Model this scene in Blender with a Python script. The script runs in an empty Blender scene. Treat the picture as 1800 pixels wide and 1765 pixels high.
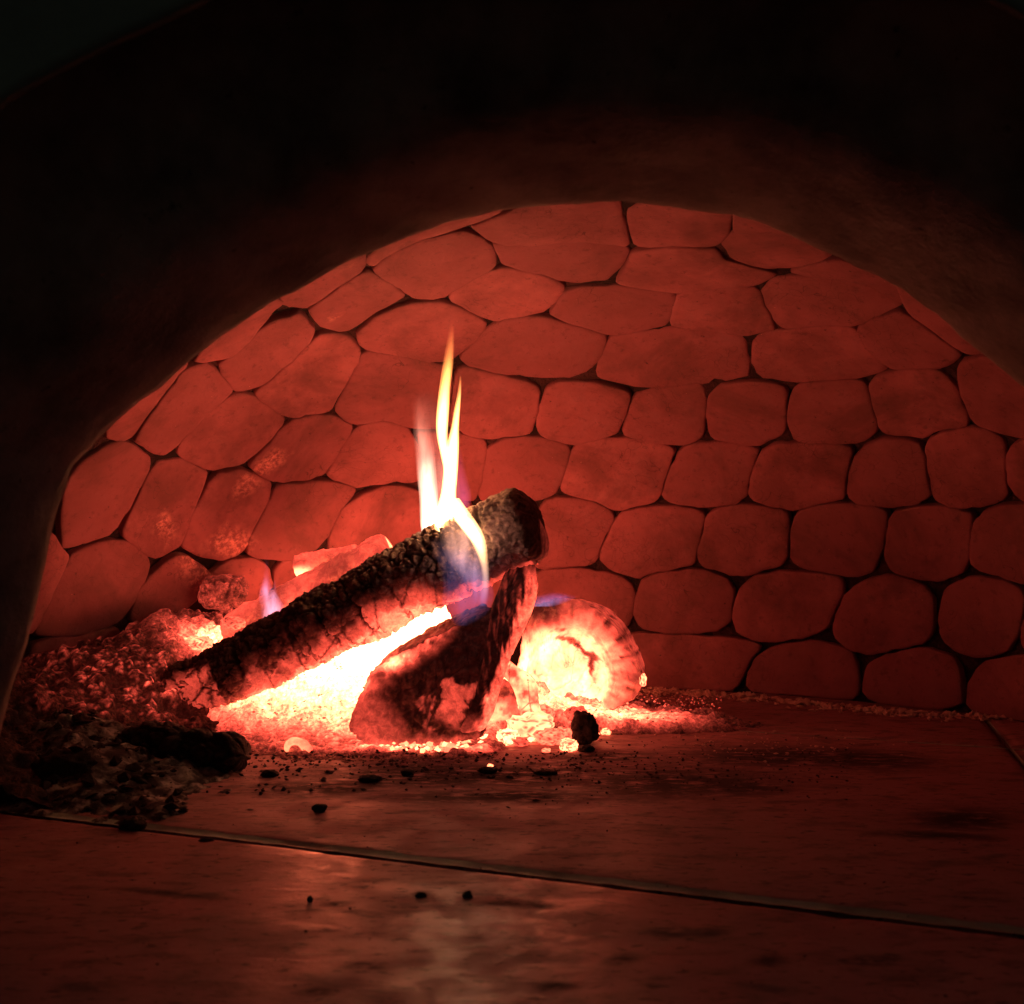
import bpy, bmesh, math, random
from mathutils import Vector, Matrix, noise
random.seed(7)
C = bpy.context.scene
COL = C.collection

# ------------------------------------------------------------------ camera, world, exposure
F, CX, CY, PITCH, CAMZ = 2000.0, 900.0, 882.5, math.radians(1.445), 0.25
cd = bpy.data.cameras.new('camera'); cam = bpy.data.objects.new('camera', cd); COL.objects.link(cam)
cam.location = (0, 0, CAMZ); cam.rotation_euler = (math.radians(90) + PITCH, 0, 0)
cd.sensor_fit = 'HORIZONTAL'; cd.sensor_width = 36.0; cd.lens = 36.0 * F / 1800.0
cd.clip_start = 0.01; cd.clip_end = 50
cd.dof.use_dof = True; cd.dof.focus_distance = 1.36; cd.dof.aperture_fstop = 11
C.camera = cam
W = bpy.data.worlds.new('World'); C.world = W; W.use_nodes = True
W.node_tree.nodes['Background'].inputs[0].default_value = (0.85, 1.0, 0.85, 1)
W.node_tree.nodes['Background'].inputs[1].default_value = 0.027
C.view_settings.view_transform = 'Standard'; C.view_settings.look = 'None'
C.view_settings.exposure = 0.0; C.view_settings.gamma = 1.0
C.render.engine = 'CYCLES'
C.cycles.max_bounces = 8; C.cycles.diffuse_bounces = 4; C.cycles.volume_bounces = 0
C.cycles.sample_clamp_indirect = 6
C.cycles.transparent_max_bounces = 16
C.cycles.use_denoising = True

# ------------------------------------------------------------------ measuring helpers
cp, sp = math.cos(PITCH), math.sin(PITCH)
def ray(px, py):                       # direction with y component 1
    a, b = (px - CX) / F, (CY - py) / F
    y = cp - b * sp; z = sp + b * cp
    return Vector((a / y, 1.0, z / y))
def P(px, py, d):
    return Vector((0, 0, CAMZ)) + ray(px, py) * d
def on_floor(px, py, z=0.0):
    r = ray(px, py); return Vector((0, 0, CAMZ)) + r * ((z - CAMZ) / r.z)
def project(p):
    x, y, z = p[0], p[1], p[2] - CAMZ
    f = y * cp + z * sp; u = -y * sp + z * cp
    return CX + F * x / f, CY - F * u / f
def sm(a, b, x):
    t = max(0.0, min(1.0, (x - a) / (b - a))); return t * t * (3 - 2 * t)
def fr(p, s, oct=4, h=0.9):
    return noise.fractal(Vector(p) * s, h, 2.0, oct)
def crack(p, s):
    d = noise.voronoi(Vector(p) * s)[0]
    return d[1] - d[0]

# ------------------------------------------------------------------ object helpers
def link(name, me, mat=None, parent=None, smooth=True):
    if mat: me.materials.append(mat)
    if smooth: me.shade_smooth()
    o = bpy.data.objects.new(name, me); COL.objects.link(o)
    if parent: o.parent = parent
    return o
def mesh(name, vs, fs, mat=None, parent=None, smooth=True, **attrs):
    me = bpy.data.meshes.new(name); me.from_pydata([tuple(v) for v in vs], [], fs)
    for k, v in attrs.items():
        a = me.attributes.new(k, 'FLOAT', 'POINT'); a.data.foreach_set('value', v)
    me.update()
    return link(name, me, mat, parent, smooth)
def empty(name, loc=(0, 0, 0)):
    o = bpy.data.objects.new(name, None); COL.objects.link(o); o.location = loc; o.empty_display_size = .05
    return o
def recenter(o, c):                    # put a thing's origin at its base
    c = Vector(c); o.data.transform(Matrix.Translation(-c)); o.location = c
def tag(o, label=None, cat=None, group=None, kind=None):
    if label: o['label'] = label
    if cat: o['category'] = cat
    if group: o['group'] = group
    if kind: o['kind'] = kind
    return o

# ------------------------------------------------------------------ materials
EM = (1.0, 0.085, 0.05, 1)             # colour of dull red charcoal
EMH = (1.0, 0.175, 0.075, 1)           # colour of the hottest charcoal
class N:
    def __init__(s, name):
        s.m = bpy.data.materials.new(name); s.m.use_nodes = True
        s.t = s.m.node_tree; s.t.nodes.clear(); s.out = s.t.nodes.new('ShaderNodeOutputMaterial')
    def n(s, kind, ins=None, **props):
        nd = s.t.nodes.new('ShaderNode' + kind)
        for k, v in props.items(): setattr(nd, k, v)
        for k, v in (ins or {}).items():
            sock = nd.inputs[k]
            if isinstance(v, bpy.types.NodeSocket): s.t.links.new(v, sock)
            else: sock.default_value = v
        return nd
    def math(s, op, a, b=0.0, clamp=False):
        return s.n('Math', {0: a, 1: b}, operation=op, use_clamp=clamp).outputs[0]
    def mix(s, f, a, b):
        nd = s.n('Mix', {0: f, 6: a, 7: b}, data_type='RGBA'); return nd.outputs[2]
    def ramp(s, f, stops):
        nd = s.n('ValToRGB', {0: f}); e = nd.color_ramp.elements
        while len(e) < len(stops): e.new(0.5)
        for x, (p, c) in zip(e, stops):
            x.position = p; x.color = c if len(c) == 4 else (*c, 1)
        return nd.outputs[0]
    def noise(s, v, scale, detail=4, rough=.55, dist=0.0):
        return s.n('TexNoise', {'Vector': v, 'Scale': scale, 'Detail': detail, 'Roughness': rough, 'Distortion': dist}).outputs[0]
    def obj(s): return s.n('TexCoord').outputs['Object']
    def geo(s): return s.n('NewGeometry').outputs['Position']
    def attr(s, name): return s.n('Attribute', attribute_name=name).outputs['Fac']
    def surf(s, **ins):
        b = s.n('BsdfPrincipled', {k.replace('_', ' '): v for k, v in ins.items()})
        s.t.links.new(b.outputs[0], s.out.inputs[0]); return s.m
    def bump(s, h, st, d):
        return s.n('Bump', {'Height': h, 'Strength': st, 'Distance': d}).outputs[0]

def g(v): return (v, v, v, 1)
def m_stone():
    n = N('fired clay stone'); p = n.geo()
    rnd = n.n('ObjectInfo').outputs['Random']
    a = n.noise(p, 14, 6, .65); b = n.noise(p, 75, 6, .7); c = n.noise(p, 420, 3, .7)
    base = n.mix(rnd, (.40, .155, .175, 1), (.27, .105, .125, 1))
    base = n.mix(n.ramp(a, [(.36, (0, 0, 0)), (.62, (1, 1, 1))]), base, (.23, .09, .10, 1))
    base = n.mix(n.ramp(b, [(.56, (0, 0, 0)), (.72, (.75, .75, .75))]), base, (.12, .055, .055, 1))
    base = n.mix(n.ramp(n.noise(p, 6, 5, .7, .8), [(.50, (0, 0, 0)), (.64, (.6, .6, .6))]), base, (.13, .06, .06, 1))
    pit = n.ramp(n.noise(p, 170, 4, .7), [(.27, (1, 1, 1)), (.34, (0, 0, 0))])
    base = n.mix(pit, base, (.03, .018, .017, 1))
    fleck = n.ramp(n.noise(p, 300, 2, .5), [(.76, (0, 0, 0)), (.79, (.8, .8, .8))])
    base = n.mix(fleck, base, (.62, .36, .34, 1))
    lime = n.math('MULTIPLY', n.attr('lime'), n.ramp(n.noise(p, 130, 5, .7), [(.44, (0, 0, 0)), (.6, (1, 1, 1))]))
    base = n.mix(lime, base, (.85, .42, .38, 1))
    vor = n.n('TexVoronoi', {'Vector': n.n('VectorMath', {0: p, 1: n.n('TexNoise', {'Vector': p, 'Scale': 12.0}).outputs[1]}, operation='ADD').outputs[0], 'Scale': 9.0}, feature='DISTANCE_TO_EDGE').outputs[0]
    line = n.math('MULTIPLY', n.ramp(vor, [(.0, (1, 1, 1)), (.012, (0, 0, 0))]), n.ramp(n.noise(p, 7, 2), [(.52, (0, 0, 0)), (.6, (1, 1, 1))]))
    base = n.mix(n.math('MULTIPLY', line, .7), base, (.05, .025, .025, 1))
    h = n.math('ADD', n.math('MULTIPLY', a, 1.4), n.math('ADD', n.math('MULTIPLY', b, .8), n.math('MULTIPLY', c, .2)))
    h = n.math('SUBTRACT', h, n.math('MULTIPLY', n.math('ADD', pit, line), .35))
    return n.surf(Base_Color=base, Roughness=.88, Normal=n.bump(h, .45, .004))
def m_mortar():
    n = N('dark recessed mortar'); p = n.geo(); a = n.ramp(n.noise(p, 16, 5, .7), [(.44, (0, 0, 0)), (.62, (1, 1, 1))])
    return n.surf(Base_Color=n.mix(a, (.010, .006, .006, 1), (.055, .022, .024, 1)), Roughness=.95, Normal=n.bump(a, .8, .006))
def m_soot():
    n = N('sooty plaster'); p = n.geo(); a = n.ramp(n.noise(p, 8, 6, .65), [(.34, (0, 0, 0)), (.62, (1, 1, 1))]); b = n.noise(p, 60, 5, .7)
    base = n.mix(a, (.08, .07, .062, 1), (.36, .32, .29, 1))
    base = n.mix(n.ramp(b, [(.64, (0, 0, 0)), (.72, (1, 1, 1))]), base, (.012, .01, .009, 1))
    return n.surf(Base_Color=base, Roughness=.9, Normal=n.bump(n.math('ADD', a, b), .5, .003))
def m_front():
    n = N('dull grey render'); p = n.geo(); a = n.noise(p, 18, 5); b = n.noise(p, 160, 3)
    return n.surf(Base_Color=n.mix(a, (.07, .07, .055, 1), (.2, .2, .16, 1)), Roughness=.8, Normal=n.bump(b, .5, .002))
def m_tile(name, dark, light, ro0, spec):
    n = N(name); p = n.geo()
    st = n.n('Mapping', {'Vector': p, 'Rotation': (0, 0, math.radians(10)), 'Scale': (1, 2.2, 1)}).outputs[0]
    a = n.noise(p, 5, 6, .6); b = n.noise(st, 22, 6, .62, .3); c = n.noise(p, 190, 4, .65); d = n.noise(st, 70, 5, .6)
    base = n.mix(a, dark, light)
    base = n.mix(n.ramp(b, [(.5, (0, 0, 0)), (.68, (.8, .8, .8))]), base, (.09, .07, .068, 1))
    base = n.mix(n.ramp(d, [(.57, (0, 0, 0)), (.66, (.9, .9, .9))]), base, (.05, .035, .033, 1))
    base = n.mix(n.ramp(n.noise(p, 110, 5, .75), [(.62, (0, 0, 0)), (.68, (.9, .9, .9))]), base, (.03, .022, .02, 1))
    stain = n.math('MULTIPLY', n.attr('stain'), n.ramp(n.noise(st, 34, 6, .7), [(.36, (0, 0, 0)), (.5, (1, 1, 1))]), clamp=True)
    base = n.mix(stain, base, (.018, .013, .012, 1))
    base = n.mix(n.ramp(n.noise(p, 330, 2), [(.74, (0, 0, 0)), (.79, (.7, .7, .7))]), base, (.6, .5, .43, 1))
    ro = n.math('ADD', ro0, n.math('MULTIPLY', n.math('ADD', n.ramp(n.noise(p, 16, 5, .7), [(.42, (0, 0, 0)), (.6, (1, 1, 1))]), n.math('ADD', b, stain)), .26), clamp=True)
    h = n.math('ADD', n.math('MULTIPLY', b, .9), n.math('ADD', n.math('MULTIPLY', c, .25), n.math('MULTIPLY', stain, .3)))
    return n.surf(Base_Color=base, Roughness=ro, Specular_IOR_Level=spec, Normal=n.bump(h, .35, .003))
def m_joint():
    n = N('grey joint filler'); p = n.geo(); a = n.noise(p, 60, 5); b = n.noise(p, 9, 3)
    base = n.mix(a, (.22, .30, .25, 1), (.46, .62, .52, 1))
    base = n.mix(n.ramp(b, [(.45, (0, 0, 0)), (.65, (.8, .8, .8))]), base, (.07, .06, .05, 1))
    return n.surf(Base_Color=base, Roughness=.7, Normal=n.bump(a, .6, .003))
def m_ember(name, ash=(.30, .22, .18), char=(.015, .012, .011), scale=120, contrast=2.6, gain=1.0, low=.42, high=.62):
    """charred wood and ash; the attribute 'glow' says how hot each spot is"""
    n = N(name); p = n.geo(); heat = n.attr('glow'); cr = n.attr('crack')
    a = n.noise(p, scale, 6, .65, .25); b = n.noise(p, scale * .3, 5, .6)
    base = n.mix(n.ramp(a, [(low, (0, 0, 0)), (high, (1, 1, 1))]), (*char, 1), (*ash, 1))
    base = n.mix(n.math('MULTIPLY', cr, 1.0, True), base, (*char, 1))
    f = n.math('POWER', n.math('ADD', n.math('MULTIPLY', a, 1.15), n.math('MULTIPLY', b, .85)), contrast)
    s = n.math('MULTIPLY', n.math('MULTIPLY', heat, f), gain)
    h = n.math('ADD', a, n.math('MULTIPLY', b, .8))
    ec = n.mix(n.n('MapRange', {0: s, 1: 1.0, 2: 5.0, 3: 0.0, 4: 1.0}).outputs[0], EM, EMH)
    return n.surf(Base_Color=base, Roughness=.9, Normal=n.bump(h, .7, .004), Emission_Color=ec, Emission_Strength=s)
def m_gas(name, col, dens, z0=0, z1=1, power=1.0, wisp=0.0, scale=40):
    """glowing gas: an emitting volume, dimmer towards its upper end"""
    n = N(name); p = n.obj()
    z = n.n('SeparateXYZ', {0: p}).outputs[2]
    f = n.n('MapRange', {0: z, 1: z0, 2: z1, 3: 0.0, 4: 1.0}).outputs[0]
    c = n.ramp(f, col)
    d = n.ramp(f, [(q, g(v)) for q, v in dens])
    if wisp:
        st = n.n('Mapping', {'Vector': p, 'Scale': (1.6, 1.6, .45)}).outputs[0]
        w = n.n('MapRange', {0: n.noise(st, scale, 3, .5, .4), 1: .36, 2: .64, 3: 1 - wisp, 4: 1 + wisp}).outputs[0]
        d = n.math('MULTIPLY', d, w)
    e = n.n('Emission', {0: c, 1: n.math('MULTIPLY', d, power)})
    n.t.links.new(e.outputs[0], n.out.inputs['Volume']); return n.m

M = dict(stone=m_stone(), mortar=m_mortar(), soot=m_soot(), front=m_front(), tile=m_tile('matt hearth tile', (.24, .13, .14, 1), (.43, .23, .24, 1), .46, .35),
         front_tile=m_tile('polished front tile', (.26, .14, .14, 1), (.46, .25, .245, 1), .25, .34), joint=m_joint(),
         char=m_ember('charred bark', ash=(.40, .27, .22), char=(.06, .04, .035), scale=170, contrast=1.6, low=.30, high=.70),
         block=m_ember('charred split wood', ash=(.10, .055, .045), scale=120, contrast=2.6),
         split=m_ember('dark red split wood', ash=(.06, .018, .015), char=(.012, .008, .008), scale=140, contrast=3),
         hot=m_ember('glowing charcoal', ash=(.36, .24, .18), scale=70, contrast=1.2),
         bed=m_ember('hot ash bed', ash=(.34, .22, .17), scale=230, contrast=3.0),
         coal_hot=m_ember('white-hot coal', ash=(.4, .26, .2), scale=110, contrast=.7),
         pile=m_ember('smouldering ember heap', ash=(.14, .06, .05), char=(.015, .008, .008), scale=260, contrast=4.0, low=.40, high=.62),
         coal=m_ember('dead charcoal', ash=(.05, .04, .034), scale=200, contrast=2.0, low=.4, high=.7),
         ash=m_ember('cold grey ash', ash=(.46, .46, .42), char=(.035, .03, .03), scale=60, contrast=2, low=.45, high=.66))

# ------------------------------------------------------------------ oven shell: dome
DC, DR, DH, DN = (0.045, 1.09), 0.735, 0.60, 2.6
def dome_f(p):
    r = math.hypot(p[0] - DC[0], p[1] - DC[1])
    return (r / DR) ** 2 + (max(0.0, p[2]) / DH) ** DN - 1
def dome_hit(px, py):
    d = ray(px, py); o = Vector((0, 0, CAMZ)); t = .82
    while t < 2.2 and dome_f(o + d * t) < 0: t += .01
    a, b = t - .01, t
    for _ in range(14):
        c = (a + b) / 2
        if dome_f(o + d * c) < 0: a = c
        else: b = c
    return o + d * a
def dome_n(p):                          # pointing into the oven
    r = Vector((p[0] - DC[0], p[1] - DC[1]))
    v = Vector((2 * r.x / DR ** 2, 2 * r.y / DR ** 2, DN / DH * (max(0, p[2]) / DH) ** (DN - 1)))
    return -v.normalized()

ARCH = [(-150,1900),(-76,1600),(10,1290),(35,1195),(60,1110),(82,1010),(105,910),(132,830),(165,790),(200,757),(255,708),(340,637),(420,580),
        (500,528),(600,475),(700,432),(800,395),(900,373),(1000,362),(1060,360),(1150,364),(1250,378),(1340,400),(1440,440),
        (1540,490),(1640,560),(1740,640),(1800,690),(1870,752),(1950,850),(2010,960),(2060,1100),(2110,1290),(2190,1600),(2260,1900)]

dome = empty('oven_dome', (DC[0], DC[1], 0))
tag(dome, 'domed back wall of the oven, built of rounded clay stones glowing red', 'oven wall')
def child_of(o, parent):
    o.parent = parent; o.matrix_parent_inverse = Matrix.Translation(-parent.location)
vs, fs = [], []
NA, NP = 300, 110
for j in range(NP + 1):
    s = j / NP * math.pi / 2
    r = (DR + .012) * math.cos(s); z = (DH + .012) * max(0, math.sin(s)) ** (2 / DN) - .004
    for i in range(NA):
        a = 2 * math.pi * i / NA
        q = Vector((DC[0] + r*math.cos(a), DC[1] + r*math.sin(a), z)); up = sm(.25, .5, z)
        q += dome_n(q)*min(.0062 + .0008*fr(q, 60, 3), fr(q, 11, 4)*.006 + .003*up + fr(q, 50, 2)*.0015)
        vs.append(tuple(q))
for j in range(NP):
    for i in range(NA):
        q = [j*NA+i, j*NA+(i+1) % NA, (j+1)*NA+(i+1) % NA, (j+1)*NA+i]
        if min(vs[k][1] for k in q) > .80: fs.append(tuple(q))
o = mesh('mortar_shell', vs, fs, M['mortar']); child_of(o, dome)

STONES = """
1300,1215 1215,1235 1100,1225 1085,1170 1095,1112 1150,1114 1240,1118 1300,1122 1345,1134 1315,1165
1307,1225 1312,1175 1345,1140 1400,1128 1460,1130 1500,1150 1510,1190 1507,1240
1513,1240 1515,1180 1535,1157 1590,1142 1640,1138 1680,1158 1692,1200 1690,1255
1695,1265 1700,1190 1735,1160 1800,1151 1860,1168 1890,1210 1880,1290
935,1008 1000,998 1055,1004 1113,1024 1116,1060 1108,1100 1080,1108 1000,1110 930,1100
1119,1040 1133,1012 1200,1000 1260,1006 1288,1028 1289,1060 1282,1100 1240,1116 1160,1112 1112,1102
1285,1085 1292,1050 1312,1020 1350,1006 1400,1004 1460,1010 1488,1026 1466,1080 1455,1108 1400,1126 1340,1131 1292,1115
1461,1095 1482,1050 1512,1022 1560,1011 1610,1022 1638,1046 1640,1090 1634,1128 1590,1138 1535,1152 1500,1147 1470,1125
1648,1085 1655,1043 1682,1019 1720,1015 1770,1022 1800,1038 1796,1080 1786,1120 1770,1148 1720,1156 1690,1152 1652,1130
1800,1080 1806,1045 1830,1025 1900,1020 1920,1090 1900,1150 1800,1150 1790,1120
950,885 980,874 1040,880 1083,904 1072,930 1054,965 1048,993 1000,997 935,1003 945,940
1085,908 1110,895 1180,888 1240,899 1236,925 1224,975 1222,992 1190,1000 1135,1010 1118,1019 1058,997 1055,965
1244,902 1280,889 1340,888 1391,902 1386,950 1383,992 1350,1002 1300,1014 1270,1008 1228,993 1226,960 1238,925
1396,904 1430,890 1500,885 1562,897 1557,930 1546,970 1542,998 1512,1016 1470,1012 1390,998 1387,950
1565,905 1590,894 1640,890 1704,901 1708,915 1702,960 1700,996 1680,1013 1640,1023 1600,1018 1558,1000 1552,965
1711,915 1735,893 1800,885 1870,890 1890,950 1870,1015 1800,1030 1750,1012 1706,1000 1704,950
845,825 856,793 880,774 940,768 1003,785 1000,810 986,848 979,868 950,880 900,890 840,880
1006,790 1020,776 1060,771 1120,773 1190,787 1181,810 1166,850 1157,882 1110,893 1085,901 1040,878 984,869 988,845
1194,794 1218,781 1280,778 1333,788 1328,810 1314,850 1312,878 1280,887 1242,893 1160,884 1168,850
1337,796 1360,781 1430,778 1503,784 1495,810 1487,845 1485,876 1450,884 1396,899 1370,893 1314,882 1318,840
1489,840 1502,800 1530,776 1570,770 1617,775 1625,800 1632,850 1636,878 1600,888 1570,893 1530,890 1492,882
1622,790 1640,766 1690,755 1740,758 1764,778 1766,830 1770,870 1755,885 1700,895 1660,892 1641,880 1632,840
1767,820 1772,790 1790,772 1850,760 1900,790 1890,870 1860,888 1790,882 1772,852
803,645 872,660 953,678 946,720 936,762 900,765 862,772 807,760 790,752 795,700
956,688 975,674 1037,669 1112,689 1104,720 1086,765 1050,775 1003,785 942,766 945,725
1115,693 1150,685 1215,676 1242,684 1240,740 1236,772 1190,786 1092,769 1100,740
1244,694 1270,676 1320,668 1386,680 1381,720 1381,762 1350,777 1332,786 1247,772 1240,730
1389,693 1402,678 1460,671 1522,668 1530,700 1546,762 1505,781 1400,779 1386,755 1384,720
1525,682 1545,662 1600,652 1652,655 1682,690 1698,730 1702,751 1650,758 1620,771 1549,764 1535,720
1681,650 1692,635 1737,624 1800,672 1870,745 1880,790 1790,770 1712,750 1692,700
806,631 862,571 900,559 953,556 1071,592 1056,630 1040,650 1000,667 930,662 872,656 820,642
1073,594 1150,585 1175,579 1310,591 1316,640 1314,664 1260,675 1150,685 1046,665 1057,630
1324,605 1338,589 1370,581 1500,575 1540,630 1562,652 1520,665 1400,675 1333,664 1322,640
1505,583 1535,560 1585,550 1640,590 1697,624 1665,645 1567,652 1520,610
1590,545 1605,548 1650,585 1720,622 1740,618 1700,600 1745,650 1790,640 1700,560 1620,500
625,590 660,557 720,536 777,530 861,568 835,600 803,628 763,638 690,623 637,617
785,525 820,500 879,472 940,481 996,503 985,520 957,550 900,557 862,566 820,545
1000,509 1070,503 1185,515 1190,540 1170,575 1110,584 1073,590 962,553 980,530
1188,519 1260,510 1332,507 1345,540 1367,579 1315,590 1175,576 1182,545
1336,514 1360,490 1440,487 1520,500 1590,541 1540,556 1504,575 1372,580 1347,545
648,474 720,432 821,405 862,430 877,464 830,495 777,526 730,528 715,516 685,497
865,428 930,431 1020,423 1110,438 1100,460 1070,496 1000,498 940,480 880,464
1114,441 1190,436 1262,440 1272,460 1372,484 1335,504 1260,509 1188,515 1078,499 1100,470
1265,432 1282,413 1340,409 1400,416 1475,452 1380,475 1292,464
1380,480 1475,457 1540,490 1640,560 1600,540 1530,500 1440,486
1478,450 1560,500 1640,540 1560,440 1440,400 1400,408
821,401 900,372 960,350 1092,345 1094,380 1111,434 1020,421 930,429 867,426
1096,372 1170,350 1290,360 1283,410 1262,436 1190,433 1114,437
1290,360 1400,380 1450,420 1400,413 1340,406 1286,410
640,466 700,410 800,370 880,350 890,370 820,400 720,430 650,472
541,546 590,512 645,476 690,499 714,520 660,546 610,583 560,573
487,536 520,490 640,430 645,465 640,474 590,508 540,543 510,540
336,638 400,560 480,520 500,530 484,541 440,597 402,630 360,636
384,645 402,631 472,568 530,549 554,578 541,615 493,650 455,682 413,689 388,655
233,777 280,705 303,678 321,651 365,639 382,652 411,687 374,717 322,770 288,802 262,792
190,775 195,740 290,640 335,640 318,655 296,685 231,775 210,779
447,692 495,652 545,606 560,587 610,587 635,620 622,650 580,722 540,730 505,736 455,703
312,801 322,773 375,719 414,692 446,696 503,738 490,762 432,815 400,823 366,828
433,822 490,764 509,740 578,727 622,752 600,790 570,835 530,845 483,848
637,624 690,625 763,640 795,650 792,700 787,752 726,755 676,737 624,750 584,726 625,655
575,837 605,787 627,755 676,741 724,758 740,800 740,848 698,848 630,858 590,845
729,760 800,762 858,776 850,830 838,880 780,890 742,860 744,800
486,853 530,850 572,845 630,861 600,890 578,940 548,975 500,986 433,978 445,935 470,888
581,945 602,896 640,870 690,855 740,865 838,885 800,950 700,1000 620,1005 575,985
367,850 385,833 425,825 480,851 470,885 444,932 430,972 390,987 345,977 322,962 336,910
262,837 280,813 320,809 366,831 356,860 335,910 318,960 270,986 236,956 212,940 236,890
115,850 140,820 190,785 225,778 267,806 260,840 225,900 197,940 152,955 112,968 108,900
60,1120 92,1045 124,977 195,950 240,958 266,985 250,1040 213,1094 140,1118
228,1090 242,1050 265,1010 300,980 330,976 370,1005 360,1040 320,1080 270,1100
374,1008 398,989 440,982 470,990 480,1030 450,1070 370,1070 362,1040
113,968 122,978 90,1045 58,1115 20,1120 60,1000 90,930
486,990 545,980 575,990 620,1008 610,1070 560,1110 480,1100 484,1035
624,1010 700,1003 800,960 850,900 930,890 928,1000 925,1090 760,1110 620,1090
60,1128 140,1122 210,1100 225,1160 150,1240 40,1240
"""
def rounded(poly, inset=-1.0, it=2, cut=.22):
    pts = [Vector(p) for p in poly]
    ar = sum(pts[i].x * pts[(i+1) % len(pts)].y - pts[(i+1) % len(pts)].x * pts[i].y for i in range(len(pts)))
    sg = 1 if ar > 0 else -1
    out = []
    for i, p in enumerate(pts):
        a, b = pts[i-1], pts[(i+1) % len(pts)]
        e = (b - a); e = e.normalized() if e.length > 0 else Vector((1, 0))
        out.append(p + Vector((-e.y, e.x)) * sg * inset)
    for _ in range(it):
        q = []
        for i in range(len(out)):
            a, b = out[i], out[(i+1) % len(out)]
            q += [a.lerp(b, cut), a.lerp(b, 1-cut)]
        cut = .25
        out = q
    return out
LIME = [((470, 815), 46, 14, -.55), ((435, 850), 28, 18, 0), ((335, 990), 30, 24, .6), ((405, 955), 46, 30, 0),
        ((290, 925), 22, 22, -.9), ((360, 1020), 26, 30, 0), ((625, 470), 10, 8, 0), ((590, 555), 8, 7, 0)]
def lime_at(px, py):
    v = 0
    for (c, a, b, r) in LIME:
        dx, dy = px - c[0], py - c[1]
        u = dx * math.cos(r) + dy * math.sin(r); w = -dx * math.sin(r) + dy * math.cos(r)
        v = max(v, 1 - sm(.35, 1.15, math.hypot(u / a, w / b)))
    return v
def add_stone(ring, seed):
    c = sum(ring, Vector()) / len(ring)
    nn = dome_n(c); R = sum((p - c).length for p in ring) / len(ring)
    rs = random.Random(seed); lift = rs.uniform(-.0015, .002)
    tilt = Vector((rs.uniform(-1, 1), rs.uniform(-1, 1), rs.uniform(-1, 1))) * .014
    vs, L = [], len(ring)
    prof = [(.985, -.030), (1.0, -.0055), (.991, -.0018), (.972, -.0003), (.90, .0003), (.62, .0010), (.30, .0014)]
    for s, d in prof:
        for p in ring:
            q = c + (p - c) * s
            nq = dome_n(q)
            if s < 1:                       # follow the dome instead of the chord
                for _ in range(2):
                    f = dome_f(q); rr_ = math.hypot(q.x - DC[0], q.y - DC[1])
                    gl = math.hypot(2*rr_/DR**2, DN/DH*(max(0, q.z)/DH)**(DN-1))
                    q = q + dome_n(q)*(f/max(gl, .5) if abs(f) < .3 else 0)
            edge = fr(q, 60, 3) * .0016 if s > .9 else 0
            lump = fr(q, 16, 3) * .0022
            vs.append(q + nq * (d + lift + lump + (q - c).dot(tilt)) + (p - c).normalized() * edge * 1.2)
    vs.append(sum(vs[-L:], Vector()) / L)
    fs = []
    for k in range(len(prof) - 1):
        for i in range(L):
            fs.append((k*L+i, k*L+(i+1) % L, (k+1)*L+(i+1) % L, (k+1)*L+i))
    t = len(vs) - 1; b = (len(prof) - 1) * L
    for i in range(L): fs.append((b+i, b+(i+1) % L, t))
    # orientation
    a = (vs[1] - vs[0]).cross(vs[L] - vs[0]); inward = (c - vs[0])
    if a.dot(inward) > 0: fs = [tuple(reversed(f)) for f in fs]
    lm = [lime_at(*project(v)) for v in vs]
    o = mesh('stone', [v - c for v in vs], fs, M['stone'], lime=lm)
    o.location = c; child_of(o, dome)
    return o
k = 0
for line in STONES.strip().split('\n'):
    poly = [tuple(map(float, a.split(','))) for a in line.split()]
    if len(poly) < 5: continue
    if line.startswith('1590,545'): poly = [(1590,546),(1640,580),(1697,622),(1742,620),(1790,650),(1800,620),(1700,540),(1620,495),(1560,470)]
    if line.startswith('1380,480'): poly = [(1376,480),(1475,457),(1555,478),(1590,500),(1592,538),(1530,500),(1440,485)]
    if line.startswith('1478,450'): poly = [(1478,450),(1560,472),(1600,480),(1560,420),(1440,395),(1405,410)]
    ring = []
    mx = sum(p[0] for p in poly)/len(poly); my = sum(p[1] for p in poly)/len(poly)
    lowr = sm(560, 900, my)*sm(600, 1200, mx); rs_ = random.Random(k)
    for p in rounded(poly, inset=-2.5 + 1.2*lowr + rs_.uniform(-.5, .7), cut=.15 + .09*lowr + rs_.uniform(-.03, .03)):
        p = p + Vector((noise.noise(Vector((p.x*.05, p.y*.05, k))), noise.noise(Vector((p.x*.05, p.y*.05, k+50)))))*2.6 + Vector((noise.noise(Vector((p.x*.2, p.y*.2, k))), noise.noise(Vector((p.x*.2, p.y*.2, k+50)))))*1.3
        h = dome_hit(p[0], p[1]); h.z = max(h.z, .001) if h.z < 0 else h.z
        ring.append(h)
    add_stone(ring, k); k += 1
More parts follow.
